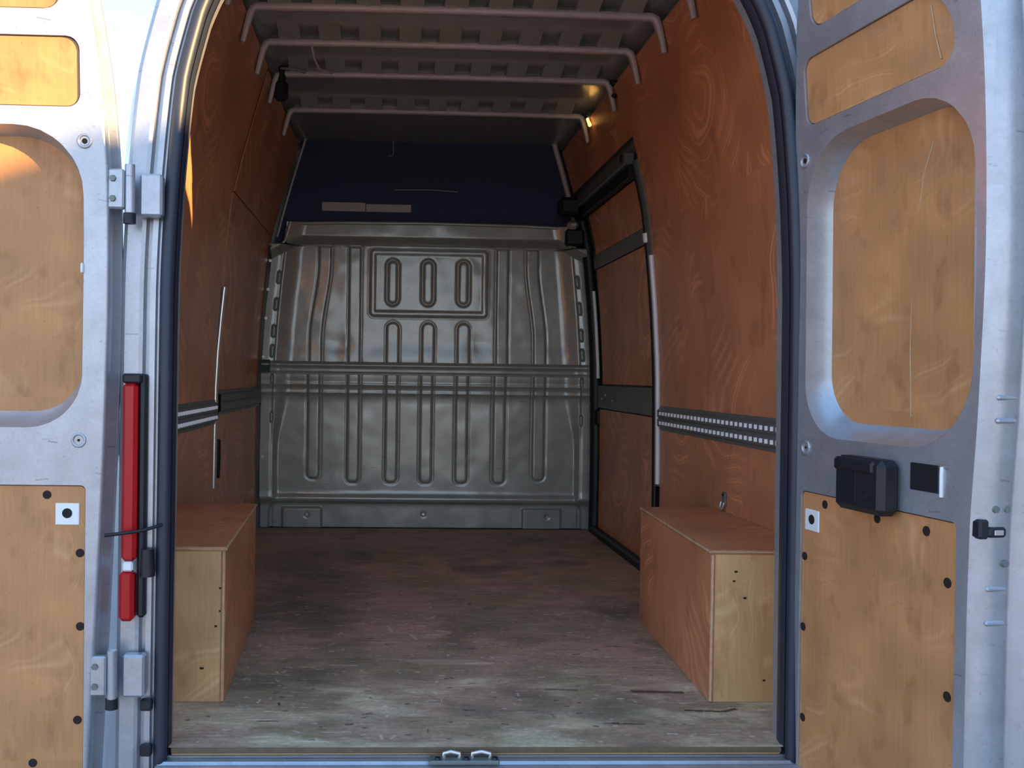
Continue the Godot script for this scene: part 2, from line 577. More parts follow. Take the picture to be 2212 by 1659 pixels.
func bulk_height(x: float, y: float) -> float:
	# how far the pressed sheet stands towards the load bay (metres) at x, y
	var p := Vector2(x, y)
	var h := 0.0
	var edge := wall_x(y) - 0.012 - absf(x)
	if y > 0.935:
		# upper pressing: the field is dished, the sides and the top flange stand proud
		h += 0.050 * (1.0 - smoothstep(0.03, 0.17, edge))
		if edge < 0.075: h -= 0.010 * smoothstep(0.075, 0.06, edge)
		var shoulder := maxf(0.0, absf(x) - 0.72)
		h += 0.065 * smoothstep(1.585 - shoulder * 0.55, 1.632 - shoulder * 0.55, y)
		h += 0.008 * smoothstep(1.06, 0.94, y)
		# raised window panel with three upright slots
		var dw := seg_box(p, Vector2(0, 1.382), Vector2(0.337, 0.195), 0.03)
		h += 0.012 * emboss(dw, 0.010) - 0.006 * emboss(dw + 0.035, 0.008)
		h -= 0.008 * ridge(dw + 0.004, 0.006)
		for k in [-1, 0, 1]:
			var cx: float = -0.004 + 0.2 * k
			var d := seg_box(p, Vector2(cx, 1.386), Vector2(0.036, 0.128), 0.035)
			h -= 0.010 * ridge(d + 0.004, 0.009)
			d = seg_box(p, Vector2(cx + 0.004, 0.99), Vector2(0.038, 0.172), 0.037)
			h += 0.008 * emboss(d, 0.008) - 0.006 * ridge(d, 0.007)
		var on := smoothstep(1.592, 1.572, y)
		# upright ribs, the outer ones cranked outwards towards the belt
		for s in [-1.0, 1.0]:
			var d: float = absf(x - s * 0.416) - 0.036
			h += on * (0.007 * emboss(d, 0.007) - 0.006 * ridge(d, 0.006))
			var cx := 0.584 + 0.048 * smoothstep(1.50, 1.05, y)
			d = absf(x * s - cx) - 0.037
			h += on * (0.007 * emboss(d, 0.007) - 0.006 * ridge(d, 0.006))
		# mounting slots in the side flange
		for yy in [1.40, 1.25, 1.10, 0.99]:
			h -= 0.020 * emboss(seg_box(Vector2(edge, y), Vector2(0.052, yy), Vector2(0.008, 0.032), 0.006), 0.004)
		# dents
		h -= 0.004 * ridge(p.distance_to(Vector2(-0.50, 1.02)), 0.06) + 0.004 * ridge(p.distance_to(Vector2(0.27, 1.05)), 0.05)
		h += 0.004 * ridge(p.distance_to(Vector2(0.36, 1.22)), 0.05)
	elif y > 0.862:
		# belt where the two pressings lap
		h += 0.030 + 0.010 * ridge(y - 0.915, 0.012) - 0.008 * ridge(y - 0.868, 0.006) - 0.006 * ridge(y - 0.935, 0.005)
		h += 0.020 * (1.0 - smoothstep(0.03, 0.10, edge))
	else:
		h += 0.024 - 0.024 * smoothstep(0.862, 0.70, y)
		h += 0.006 * ridge(y - 0.806, 0.010) + 0.006 * ridge(y - 0.760, 0.010)
		h += 0.035 * (1.0 - smoothstep(0.05, 0.16 - 0.06 * smoothstep(0.8, 0.45, y), edge)) * smoothstep(0.12, 0.2, y)
		if edge < 0.07: h -= 0.008 * smoothstep(0.07, 0.06, edge)
		for k in 7:
			var cx: float = [-0.638, -0.417, -0.202, -0.006, 0.195, 0.407, 0.631][k]
			var d := seg_box(p, Vector2(cx, 0.60), Vector2(0.037, 0.345 if k % 6 else 0.325), 0.03)
			h += 0.009 * emboss(d, 0.008) - 0.007 * ridge(d, 0.007)
		for yy in [0.83, 0.62]:
			h -= 0.016 * emboss(seg_box(Vector2(edge, y), Vector2(0.060, yy), Vector2(0.007, 0.028), 0.006), 0.004)
		# foot: a recessed channel with two raised pads, its top edge rolled over
		var df := seg_box(p, Vector2(0, 0.0), Vector2(0.885, 0.142), 0.05)
		h -= 0.030 * emboss(df, 0.006)
		h += 0.016 * ridge(y - 0.165, 0.022)
		for pad in [-0.70, 0.66]:
			h += 0.016 * emboss(seg_box(p, Vector2(pad, 0.05), Vector2(0.11, 0.06), 0.008), 0.006)
			h -= 0.010 * ridge(p.distance_to(Vector2(pad + 0.03, 0.068)), 0.012)
		h -= 0.012 * ridge(p.distance_to(Vector2(-0.013, 0.074)), 0.010)
	h += 0.0022 * dent.get_noise_2d(x * 4.0, y * 4.0) * smoothstep(0.0, 0.08, edge)
	return h

func sheet(parent: Node, called: String, y0: float, y1: float, step: float) -> MeshInstance3D:
	var nx := int(1.89 / step)
	var ny := int(ceil((y1 - y0) / step))
	var dy := (y1 - y0) / ny
	var v := PackedVector3Array()
	var nrm := PackedVector3Array()
	var idx := PackedInt32Array()
	for j in ny + 1:
		var y := y0 + dy * j
		var half := wall_x(y) - 0.012
		# above the shoulders the sheet narrows to the raised top flange
		var lim := half if y < 1.583 else 0.79
		for i in nx + 1:
			var x := lerpf(-lim, lim, float(i) / nx)
			var yy := minf(y, y1 - 0.001)
			var h := bulk_height(x, yy)
			v.append(Vector3(x, y, h))
	for j in ny + 1:
		for i in nx + 1:
			var l := v[j * (nx + 1) + maxi(i - 1, 0)]
			var r := v[j * (nx + 1) + mini(i + 1, nx)]
			var d := v[maxi(j - 1, 0) * (nx + 1) + i]
			var u := v[mini(j + 1, ny) * (nx + 1) + i]
			nrm.append(Vector3(-(r.z - l.z) / (r.x - l.x), -(u.z - d.z) / (u.y - d.y), 1.0).normalized())
	for j in ny:
		for i in nx:
			var a := j * (nx + 1) + i
			idx.append_array([a, a + nx + 1, a + 1, a + 1, a + nx + 1, a + nx + 2])
	var arr := []
	arr.resize(Mesh.ARRAY_MAX)
	arr[Mesh.ARRAY_VERTEX] = v
	arr[Mesh.ARRAY_NORMAL] = nrm
	arr[Mesh.ARRAY_INDEX] = idx
	var m := ArrayMesh.new()
	m.add_surface_from_arrays(Mesh.PRIMITIVE_TRIANGLES, arr)
	var o := MeshInstance3D.new()
	o.name = called
	o.mesh = m
	o.material_override = M.bulk
	parent.add_child(o, true)
	return o

func bulkhead() -> void:
	var b := thing("wall_front", "grey painted steel bulkhead with pressed ribs at the front of the load bay", "bulkhead", Vector3(0, 0, -3.1), "structure")
	sheet(b, "lower_panel", 0.0, 0.862, 0.005)
	sheet(b, "belt", 0.8621, 0.935, 0.004)
	sheet(b, "upper_panel", 0.9351, 1.583, 0.005)
	sheet(b, "top_flange", 1.5831, 1.70, 0.005)
	# rolled lip along the top flange and the shoulders
	var st := mb()
	var lip := [Vector3(-0.90, 1.575, 0.06), Vector3(-0.82, 1.58, 0.066), Vector3(-0.80, 1.60, 0.068), Vector3(-0.79, 1.67, 0.068), Vector3(-0.765, 1.695, 0.068), Vector3(-0.5, 1.703, 0.068), Vector3(0, 1.708, 0.068), Vector3(0.5, 1.703, 0.068), Vector3(0.765, 1.695, 0.068), Vector3(0.79, 1.67, 0.068), Vector3(0.80, 1.60, 0.068), Vector3(0.82, 1.58, 0.066), Vector3(0.90, 1.575, 0.06)]
	tube(st, lip, 0.010, 10)
	part("lip", st, M.bulk, b)
	# bolts on the side flanges and the foot
	var first: MeshInstance3D = null
	for q in [[-0.885, 1.49], [-0.895, 1.33], [-0.905, 1.17], [-0.915, 0.955], [0.875, 1.49], [0.888, 1.30], [0.90, 1.15], [0.912, 0.98], [0.915, 0.70], [0.918, 0.45], [-0.918, 0.40], [-0.67, 0.072], [-0.013, 0.074]]:
		var at := Vector3(q[0], q[1], bulk_height(q[0], q[1]))
		if first == null:
			st = mb()
			cyl(st, Vector3(0, 0, -0.002), Vector3(0, 0, 0.006), 0.011, 0.009, 10)
			first = part("bolt", st, M.chrome, b)
			first.position = at
		else:
			again(first, at, b)
	# green tag of tape on the left of the belt
	st = mb()
	rbox(st, Vector3(-0.905, 0.905, 0.056), Vector3(0.055, 0.07, 0.004), 0.001)
	part("tape", st, mat(rgb(20, 62, 54), 0.6), b, "dark green tape")

	# dark trim panel above the steel, its light edge strips and the bar over it
	var u := thing("cab_back_panel", "dark navy trim panel above the steel bulkhead", "panel", Vector3(0, 1.56, -3.14), "structure")
	st = mb()
	var face := []
	for k in 13:
		var y := 1.56 + 0.66 * k / 12.0
		var w := wall_x(y) - 0.012
		face.append([Vector3(-w, y - 1.56, 0), Vector3(0, y - 1.56, -0.025), Vector3(w, y - 1.56, 0)])
	grid(st, face)
	part("panel", st, M.navy, u)
	st = mb()
	rbox(st, Vector3(0, 0.655, 0.03), Vector3(1.44, 0.022, 0.05), 0.005)
	part("top_rail", st, M.roof, u)
	st = mb()
	rbox(st, Vector3(0, 0.700, 0.05), Vector3(1.30, 0.008, 0.03), 0.002)
	part("crease", st, M.roof, u)
	for s in [-1.0, 1.0]:
		st = mb()
		var strip := []
		for k in 10:
			var y := 1.63 + 0.575 * k / 9.0
			strip.append(Vector3(s * (wall_x(y) - 0.016), y - 1.56, 0.02))
		tube(st, strip, 0.007 if s < 0 else 0.016, 8)
		part("edge_strip", st, M.bow, u)
	st = mb()
	tube(st, [Vector3(-0.21, 0.63, 0.006), Vector3(-0.21, 0.55, 0.006), Vector3(-0.235, 0.54, 0.006)], 0.004, 6)
	part("wire", st, M.roof, u)
	st = mb()
	tube(st, [Vector3(-0.20, 0.355, -0.01), Vector3(0.0, 0.36, -0.012), Vector3(0.16, 0.35, -0.008)], 0.003, 6)
	part("seam", st, M.roof, u)
	var l := thing("label_strip", "pale grey strip stuck to the dark panel above the bulkhead", "strip", Vector3(-0.357, 1.813, -3.148))
	st = mb()
	rbox(st, Vector3(-0.13, 0.0, 0.0), Vector3(0.245, 0.050, 0.006), 0.001)
	part("half", st, M.sticker, l)
	st = mb()
	rbox(st, Vector3(0.124, -0.003, -0.003), Vector3(0.256, 0.044, 0.006), 0.001)
	part("half", st, M.sticker, l)

# ---------------------------------------------------------------- floor
func floor_and_sill() -> void:
	var f := thing("floor", "worn brown plywood load floor with scratches and dark stains", "floor", Vector3.ZERO, "structure")
	var st := mb()
	st.set_smooth_group(-1)
	var z0 := -3.09
	var z1 := -0.014
	var x := 0.935
	# outline from the front left corner; the rear corners are cut back to the door opening
	var plan := [Vector2(-x, z0), Vector2(-x, -0.42), Vector2(-0.735, -0.10), Vector2(-0.715, z1), Vector2(0.715, z1), Vector2(0.735, -0.10), Vector2(x, -0.42), Vector2(x, z0)]
	for k in range(1, 7):
		for q in [plan[0], plan[k + 1], plan[k]]:
			st.set_uv(Vector2((q.x + x) / (2.0 * x), (q.y - z0) / (z1 - z0)))
			st.add_vertex(Vector3(q.x, 0, q.y))
	part("board", st, M.floor, f)
	st = mb()
	rbox(st, Vector3(0, -0.0065, z1 - 0.001), Vector3(1.42, 0.0125, 0.008), 0.002)
	part("front_edge", st, M.old_edge, f, "bare plywood edge")
	st = mb()
	rbox(st, Vector3(0, -0.0105, (z0 - 0.42) / 2), Vector3(1.86, 0.018, -0.42 - z0), 0.001)
	rbox(st, Vector3(0, -0.0105, (z1 - 0.426) / 2), Vector3(1.42, 0.018, z1 + 0.414), 0.001)
	part("core", st, M.edge, f)
	# painted rear sill with the lock striker
	var s := thing("trim_1", "silver painted rear sill below the plywood floor edge", "sill", Vector3(0, -0.02, 0.0), "structure")
	st = mb()
	var rows := []
	for p in [[-0.005, -0.012], [-0.004, 0.006], [-0.012, 0.012], [-0.013, 0.020], [-0.004, 0.026], [-0.004, 0.030], [-0.032, 0.100], [-0.040, 0.108], [-0.06, 0.112], [-0.30, 0.115]]:
		rows.append([Vector3(-0.735, p[0], p[1]), Vector3(0, p[0], p[1]), Vector3(0.735, p[0], p[1])])
	flip = true
	grid(st, rows, false)
	flip = false
	part("sill_plate", st, M.silver, s)
	var k := thing("lock_striker", "grimy metal lock striker in the middle of the rear sill", "striker", Vector3(-0.04, -0.018, 0.02))
	st = mb()
	rbox(st, Vector3(0, 0.004, 0.005), Vector3(0.16, 0.010, 0.035), 0.003)
	var base := part("base", st, M.zinc, k)
	st = mb()
	tube(st, [Vector3(-0.045, 0.005, 0.0), Vector3(-0.045, 0.018, 0.0), Vector3(-0.03, 0.022, 0.0), Vector3(-0.01, 0.018, 0.0), Vector3(-0.01, 0.005, 0.0)], 0.005, 8)
	part("loop", st, M.chrome, k)
	st = mb()
	tube(st, [Vector3(0.02, 0.005, 0.0), Vector3(0.02, 0.018, 0.0), Vector3(0.04, 0.022, 0.0), Vector3(0.06, 0.018, 0.0), Vector3(0.06, 0.005, 0.0)], 0.005, 8)
	part("loop", st, M.chrome, k)
	for x2 in [-0.06, 0.005, 0.07]:
		st = mb()
		cyl(st, Vector3(x2, 0.008, 0.012), Vector3(x2, 0.014, 0.012), 0.008, 0.006, 8)
		part("screw", st, M.black, base)

# ---------------------------------------------------------------- plywood lining
func curved_panel(s: float, z0: float, z1: float, y0: float, y1: float, inset := 0.0, thick := 0.006) -> SurfaceTool:
	# bent sheet following the wall; s = -1 left, 1 right; z0 is the front end
	var st := mb()
	var n := maxi(2, int((y1 - y0) / 0.06))
	var ia := []
	var ob := []
	for k in n + 1:
		var y := y0 + (y1 - y0) * k / n
		var x := wall_x(y) - inset
		ia.append([Vector3(s * x, y, z0), Vector3(s * x, y, z1)])
		ob.append([Vector3(s * (x + thick), y, z0), Vector3(s * (x + thick), y, z1)])
	flip = s > 0
	flip = not flip
	grid(st, ia)
	flip = not flip
	grid(st, ob)
	flip = false
	var c := Vector3(s * (wall_x((y0 + y1) / 2) + thick / 2), (y0 + y1) / 2, (z0 + z1) / 2)
	for k in n:
		for e in 2: convex(st, [ia[k][e], ia[k + 1][e], ob[k + 1][e], ob[k][e]], c)
	for k in [0, n]: convex(st, [ia[k][0], ia[k][1], ob[k][1], ob[k][0]], c)
	return st

func lining() -> void:
	var l := thing("wall_left", "varnished brown plywood lining on the left side of the load bay", "wall", Vector3.ZERO, "structure")
	part("rear_panel", curved_panel(-1, -1.745, -0.46, 0.0, 2.13), M.wall, l)
	part("front_panel", curved_panel(-1, -3.07, -1.80, 0.0, 1.62, -0.006), M.wall, l)
	part("front_upper_panel", curved_panel(-1, -3.07, -1.80, 1.625, 2.13, -0.004), M.wall, l)
	# split metal pillar that shows between the panels
	var st := mb()
	tube(st, [Vector3(-0.945, 0.38, -1.765), Vector3(-0.944, 0.60, -1.765), Vector3(-0.942, 0.80, -1.768), Vector3(-0.936, 0.95, -1.775), Vector3(-0.925, 1.10, -1.785), Vector3(-0.915, 1.22, -1.79)], 0.012, 10)
	part("pillar", st, M.chrome, l, "bright metal pillar edge")
	st = mb()
	tube(st, [Vector3(-0.945, 0.42, -1.80), Vector3(-0.944, 0.5, -1.81), Vector3(-0.943, 0.58, -1.80)], 0.02, 8)
	part("cable_boot", st, M.black, l)
	var r := thing("wall_right", "varnished orange brown plywood lining on the right side of the load bay", "wall", Vector3.ZERO, "structure")
	part("rear_panel", curved_panel(1, -1.80, -0.46, 0.0, 2.13), M.wall, r)
	part("front_upper_panel", curved_panel(1, -3.07, -1.81, 1.90, 2.13, -0.004), M.wall, r)

# ---------------------------------------------------------------- roof and bows
func ceiling() -> void:
	var c := thing("ceiling", "dark unlined steel roof of the load bay with cross bows", "ceiling", Vector3.ZERO, "structure")
	var st := mb()
	var rows := []
	for k in 2:
		var z: float = [-3.2, -0.47][k]
		var row := []
		for i in 25:
			var t := -1.0 + i / 12.0
			row.append(Vector3(t * 0.80, 2.188 - 0.20 * maxf(0.0, absf(t) - 0.86) / 0.14 * maxf(0.0, absf(t) - 0.86), z))
		rows.append(row)
	flip = true
	grid(st, rows)
	flip = false
	part("roof_sheet", st, M.roof, c)
	# header above the doors
	st = mb()
	rbox(st, Vector3(0, 2.075, -0.20), Vector3(0.8, 0.09, 0.06), 0.02)
	part("header", st, M.roof, c)
	var pad: MeshInstance3D = null
	for z in [-0.54, -0.85, -1.17, -1.52, -1.90, -2.44]:
		st = mb()
		# pressed strip with a rolled rear edge that turns down the wall at both ends
		var line := []
		for i in 15:
			var t := -1.0 + i / 7.0
			line.append([Vector2(t * 0.70, 2.150 + 0.004 * (1.0 - t * t)), 1.0])
		var pts := []
		var leg := [[0.748, 2.025, 0.30], [0.741, 2.055, 0.5], [0.732, 2.09, 0.7], [0.724, 2.12, 0.9], [0.714, 2.142, 1.0]]
		for q in leg: pts.append([Vector2(-q[0], q[1]), q[2]])
		pts += line
		for k in 5: pts.append([Vector2(leg[4 - k][0], leg[4 - k][1]), leg[4 - k][2]])
		var prof := [Vector2(0.016, 0.013), Vector2(0.021, 0.010), Vector2(0.022, -0.006), Vector2(0.016, -0.011), Vector2(-0.014, -0.009), Vector2(-0.020, 0.010)]
		var strip := []
		for i in pts.size():
			var p: Vector2 = pts[i][0]
			var k: float = pts[i][1]
			var d: Vector2 = (pts[mini(i + 1, pts.size() - 1)][0] - pts[maxi(i - 1, 0)][0]).normalized()
			var nrm := Vector2(-d.y, d.x)
			var row := []
			for q in prof:
				var o: Vector2 = p + nrm * (q.y * (0.5 + 0.5 * k))
				row.append(Vector3(o.x, o.y, z + q.x * (0.35 + 0.65 * k)))
			strip.append(row)
		grid(st, strip)
		part("bow", st, M.bow, c)
		st = mb()
		rbox(st, Vector3(0, 2.172, z - 0.026), Vector3(1.40, 0.034, 0.006), 0.001)
		part("web", st, M.roof, c)
		for i in 9:
			var at := Vector3(-0.62 + 0.155 * i, 2.172, z)
			if pad == null:
				st = mb()
				var cs := [[0.016, -0.016], [0.12, 0.016], [-0.022, 0.016], [-0.022, -0.016]]
				var lo := []
				var hi := []
				for q in cs:
					lo.append(Vector3(-0.042, q[1], q[0]))
					hi.append(Vector3(0.042, q[1], q[0]))
				convex(st, lo, Vector3.ZERO)
				convex(st, hi, Vector3.ZERO)
				for q in 4: convex(st, [lo[q], lo[(q + 1) % 4], hi[(q + 1) % 4], hi[q]], Vector3.ZERO)
				pad = part("sealant_pad", st, M.sealant, c)
				pad.position = at
			else:
				again(pad, at, c)

# ---------------------------------------------------------------- rear opening: frame, seal, sun-lit pillars
func rear_frame() -> void:
	var path := arch_path()
	var f := thing("door_frame", "silver painted rear door frame around the opening", "door frame", Vector3.ZERO, "structure")
	var st := mb()
	sweep_arch(st, [[0.004, -0.10], [0.004, -0.012], [0.020, -0.014], [0.034, -0.014], [0.036, -0.002], [0.048, -0.001], [0.051, -0.022], [0.061, -0.022], [0.064, -0.004], [0.072, 0.0], [0.104, 0.0], [0.114, -0.008], [0.122, -0.04], [0.130, -0.10]], path)
	part("frame", st, M.silver, f)
	# rear pillars behind the seal, closing the corners to the lining
	for side in [-1.0, 1.0]:
		st = mb()
		var rows := []
		for k in 25:
			var y := -0.02 + 1.96 * k / 24.0
			var xa := interp(ARCH, minf(y, 1.99)) + 0.012
			var xw := wall_x(y)
			rows.append([Vector3(side * xa, y, -0.03), Vector3(side * (xa + 0.015), y, -0.07), Vector3(side * lerpf(xa, xw, 0.5), y, -0.20), Vector3(side * lerpf(xa, xw, 0.85), y, -0.34), Vector3(side * (xw + 0.002), y, -0.47)])
		flip = side < 0
		grid(st, rows)
		flip = false
		part("corner_post", st, M.wall, f)
	# rubber door seal: a bulb pushed on the flange
	var s := thing("trim_2", "dark blue black rubber seal around the rear door opening", "seal", Vector3.ZERO, "structure")
	st = mb()
	var prof := []
	for k in 13:
		var a := TAU * k / 12.0
		prof.append([0.012 + 0.016 * cos(a), -0.006 - 0.016 * sin(a)])
	sweep_arch(st, prof, path, true)
	part("bulb", st, M.rubber, s)
	st = mb()
	sweep_arch(st, [[-0.002, -0.02], [-0.006, -0.035], [-0.002, -0.06], [0.004, -0.062]], path, true)
	part("lip", st, M.rubber, s)

	# tail lamp on the left pillar
	var t := thing("tail_lamp", "tall red tail lamp on the left rear pillar", "tail lamp", Vector3(-0.795, 0.30, 0.0))
	st = mb()
	rbox(st, Vector3(-0.006, 0.335, 0.010), Vector3(0.034, 0.400, 0.036), 0.008)
	part("lens", st, M.red, t)
	st = mb()
	rbox(st, Vector3(-0.010, 0.055, 0.010), Vector3(0.034, 0.112, 0.036), 0.008)
	part("lens", st, M.red, t)
	st = mb()
	rbox(st, Vector3(-0.007, 0.123, 0.012), Vector3(0.024, 0.022, 0.032), 0.004)
	part("reverse_lens", st, M.pale, t, "clear lens between the red ones")
	st = mb()
	rbox(st, Vector3(-0.002, 0.545, 0.008), Vector3(0.042, 0.022, 0.036), 0.004)
	part("cap", st, M.black, t, "black end cap")
	st = mb()
	rbox(st, Vector3(0.020, 0.28, 0.002), Vector3(0.020, 0.55, 0.026), 0.006)
	part("housing", st, M.black, t, "black housing")

# ---------------------------------------------------------------- sliding side door
func sliding_door() -> void:
	var d := thing("door_1", "sliding side door with plywood panels in dark steel framing on the right", "sliding door", Vector3.ZERO, "structure")
	part("door_skin", curved_panel(1, -3.04, -1.86, 0.0, 1.88, -0.03, 0.008), M.zinc, d)
	part("lower_panel", curved_panel(1, -2.98, -1.93, 0.03, 0.69, -0.010), M.wall, d)
	part("middle_panel", curved_panel(1, -2.90, -1.93, 0.83, 1.45, -0.010), M.wall, d)
	part("upper_panel", curved_panel(1, -2.88, -1.93, 1.53, 1.74, -0.010), M.wall, d)
	part("belt_rail", curved_panel(1, -2.96, -1.90, 0.70, 0.82, 0.004, 0.02), M.zinc, d)
	part("cross_bar", curved_panel(1, -2.92, -1.90, 1.455, 1.525, -0.004, 0.02), M.zinc, d)
	var st := mb()
	for p in [[-2.86, 0.75], [-2.78, 0.77], [-2.62, 0.745]]:
		cyl(st, Vector3(wall_x(p[1]), p[1], p[0]), Vector3(wall_x(p[1]) - 0.012, p[1], p[0]), 0.016, 0.012, 10)
	part("bolt", st, M.zinc, d)
	# front edge of the door, its highlight painted in as a pale tube, and its black seals
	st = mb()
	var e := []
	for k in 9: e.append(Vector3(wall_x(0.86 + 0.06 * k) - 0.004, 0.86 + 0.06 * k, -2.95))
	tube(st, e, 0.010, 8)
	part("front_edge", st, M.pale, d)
	for z in [[-3.035, 0.035], [-1.885, 0.014]]:
		st = mb()
		var line := []
		for k in 20: line.append(Vector3(wall_x(1.78 * k / 19.0) + 0.004, 1.78 * k / 19.0, z[0]))
		tube(st, line, z[1], 10)
		part("seal", st, M.black, d)
	st = mb()
	rbox(st, Vector3(0.955, 0.645, -3.0), Vector3(0.05, 0.09, 0.06), 0.01)
	part("latch", st, M.black, d)
	# step well rubber along the foot of the door
	st = mb()
	rbox(st, Vector3(0.936, 0.012, -2.46), Vector3(0.045, 0.05, 1.16), 0.01)
	part("foot_seal", st, M.black, d)
	# pillar between the door and the rear lining: dark post, folded flange painted pale for its highlight
	var p := thing("door_post", "painted steel post between sliding door and right plywood lining", "post", Vector3.ZERO, "structure")
	st = mb()
	var post := []
	for k in 22:
		var y := 0.40 + 1.40 * k / 21.0
		var x := wall_x(y)
		post.append([Vector3(x + 0.03, y, -1.872), Vector3(x - 0.004, y, -1.866), Vector3(x - 0.010, y, -1.855), Vector3(x - 0.010, y, -1.825), Vector3(x - 0.004, y, -1.812), Vector3(x + 0.006, y, -1.805)])
	flip = true
	grid(st, post)
	flip = false
	part("post", st, M.zinc, p)
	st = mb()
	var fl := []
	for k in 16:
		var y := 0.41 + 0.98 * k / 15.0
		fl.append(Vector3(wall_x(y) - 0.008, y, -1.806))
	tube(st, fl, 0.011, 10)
	part("flange", st, M.pale, p, "folded flange with its highlight painted pale")
	st = mb()
	tube(st, [Vector3(wall_x(1.45) - 0.01, 1.45, -1.85), Vector3(wall_x(1.49) - 0.012, 1.49, -1.85)], 0.014, 8)
	part("bumper", st, M.pale, p)
	# upper track and its roller bracket
	var t := thing("door_track", "dark steel upper guide rail of the sliding door with a bracket", "guide rail", Vector3(0.82, 1.79, -2.45))
	st = mb()
	rbox(st, Vector3(0.0, 0.035, 0), Vector3(0.045, 0.055, 1.10), 0.006)
	part("rail", st, M.zinc, t)
	st = mb()
	rbox(st, Vector3(0.012, -0.022, 0), Vector3(0.03, 0.06, 1.10), 0.006)
	part("channel", st, M.black, t)
	st = mb()
	cyl(st, Vector3(-0.02, 0.045, 0.50), Vector3(-0.03, 0.045, 0.50), 0.016, 0.016, 12)
	part("end_bolt", st, M.black, t)
	st = mb()
	rbox(st, Vector3(-0.06, 0.01, -0.50), Vector3(0.12, 0.10, 0.10), 0.02)
	part("bracket", st, M.black, t)
	st = mb()
	rbox(st, Vector3(-0.035, -0.085, -0.52), Vector3(0.065, 0.05, 0.06), 0.018)
	part("roller_cover", st, M.chrome, t, "pale metal roller cover")
	st = mb()
	rbox(st, Vector3(-0.02, -0.15, -0.55), Vector3(0.10, 0.09, 0.06), 0.01)
	part("stop", st, M.black, t)

# ---------------------------------------------------------------- rear doors
const EDGE := [[-0.40, 0.045], [0.0, 0.028], [0.3, 0.015], [0.65, 0.002], [1.0, -0.006], [1.3, -0.003], [1.5, 0.012], [1.69, 0.040], [1.85, 0.09], [1.95, 0.17], [2.0, 0.28]]
const FREE := [[-0.40, 0.545], [0.45, 0.548], [0.62, 0.552], [0.80, 0.565], [1.05, 0.576], [1.4, 0.578], [1.7, 0.572], [1.9, 0.565], [2.0, 0.56]]
const HOLES := [
	{"l": 0.040, "r": 0.520, "b": -0.36, "t": 0.609, "rad": [0.02, 0.02, 0.012, 0.012]},
	{"l": 0.050, "r": 0.553, "b": 0.735, "t": 1.395, "rad": [0.12, 0.16, 0.15, 0.15]},
	{"l": 0.056, "r": 0.512, "b": 1.435, "t": 1.585, "rad": [0.028, 0.04, 0.10, 0.03]},
	{"l": 0.095, "r": 0.500, "b": 1.640, "t": 1.86, "rad": [0.035, 0.04, 0.08, 0.09]},
]

func lean(y: float) -> float:
	return 0.085 * pow(maxf(y - 1.05, 0.0), 2.0)

func hole_edge(h: Dictionary, y: float, left: bool) -> float:
	var rb: float = h.rad[0] if left else h.rad[1]
	var rt: float = h.rad[3] if left else h.rad[2]
	var cut := 0.0
	if y < h.b + rb: cut = rb - sqrt(maxf(0.0, rb * rb - pow(h.b + rb - y, 2.0)))
	elif y > h.t - rt: cut = rt - sqrt(maxf(0.0, rt * rt - pow(y - h.t + rt, 2.0)))
	return h.l + cut if left else h.r - cut

func contour3(c: PackedVector2Array, w: float, sg: float) -> Array:
	var out := []
	for p in c: out.append(Vector3(sg * p.x, p.y, w + lean(p.y)))
	out.append(out[0])
	return out

func ply_sheet(c: PackedVector2Array, w: float, thick: float, sg: float) -> SurfaceTool:
	# flat sheet cut to a contour, following the lean of the door in a few steps
	var st := mb()
	var idx := Geometry2D.triangulate_polygon(c)
	for face in 2:
		var z := w if face == 0 else w - thick
		for k in range(0, idx.size(), 3):
			var t := []
			for j in 3: t.append(Vector3(sg * c[idx[k + j]].x, c[idx[k + j]].y, z + lean(c[idx[k + j]].y)))
			var n: Vector3 = (t[1] - t[0]).cross(t[2] - t[0])
			if (n.z > 0) == (face == 0): tri2(st, t[0], t[1], t[2])
			else: tri2(st, t[0], t[2], t[1])
	flip = sg > 0
	grid(st, [contour3(c, w, sg), contour3(c, w - thick, sg)], false)
	flip = false
	return st

func tri2(st: SurfaceTool, a: Vector3, b: Vector3, c: Vector3) -> void:
	for p in [a, c, b]: st.add_vertex(p)

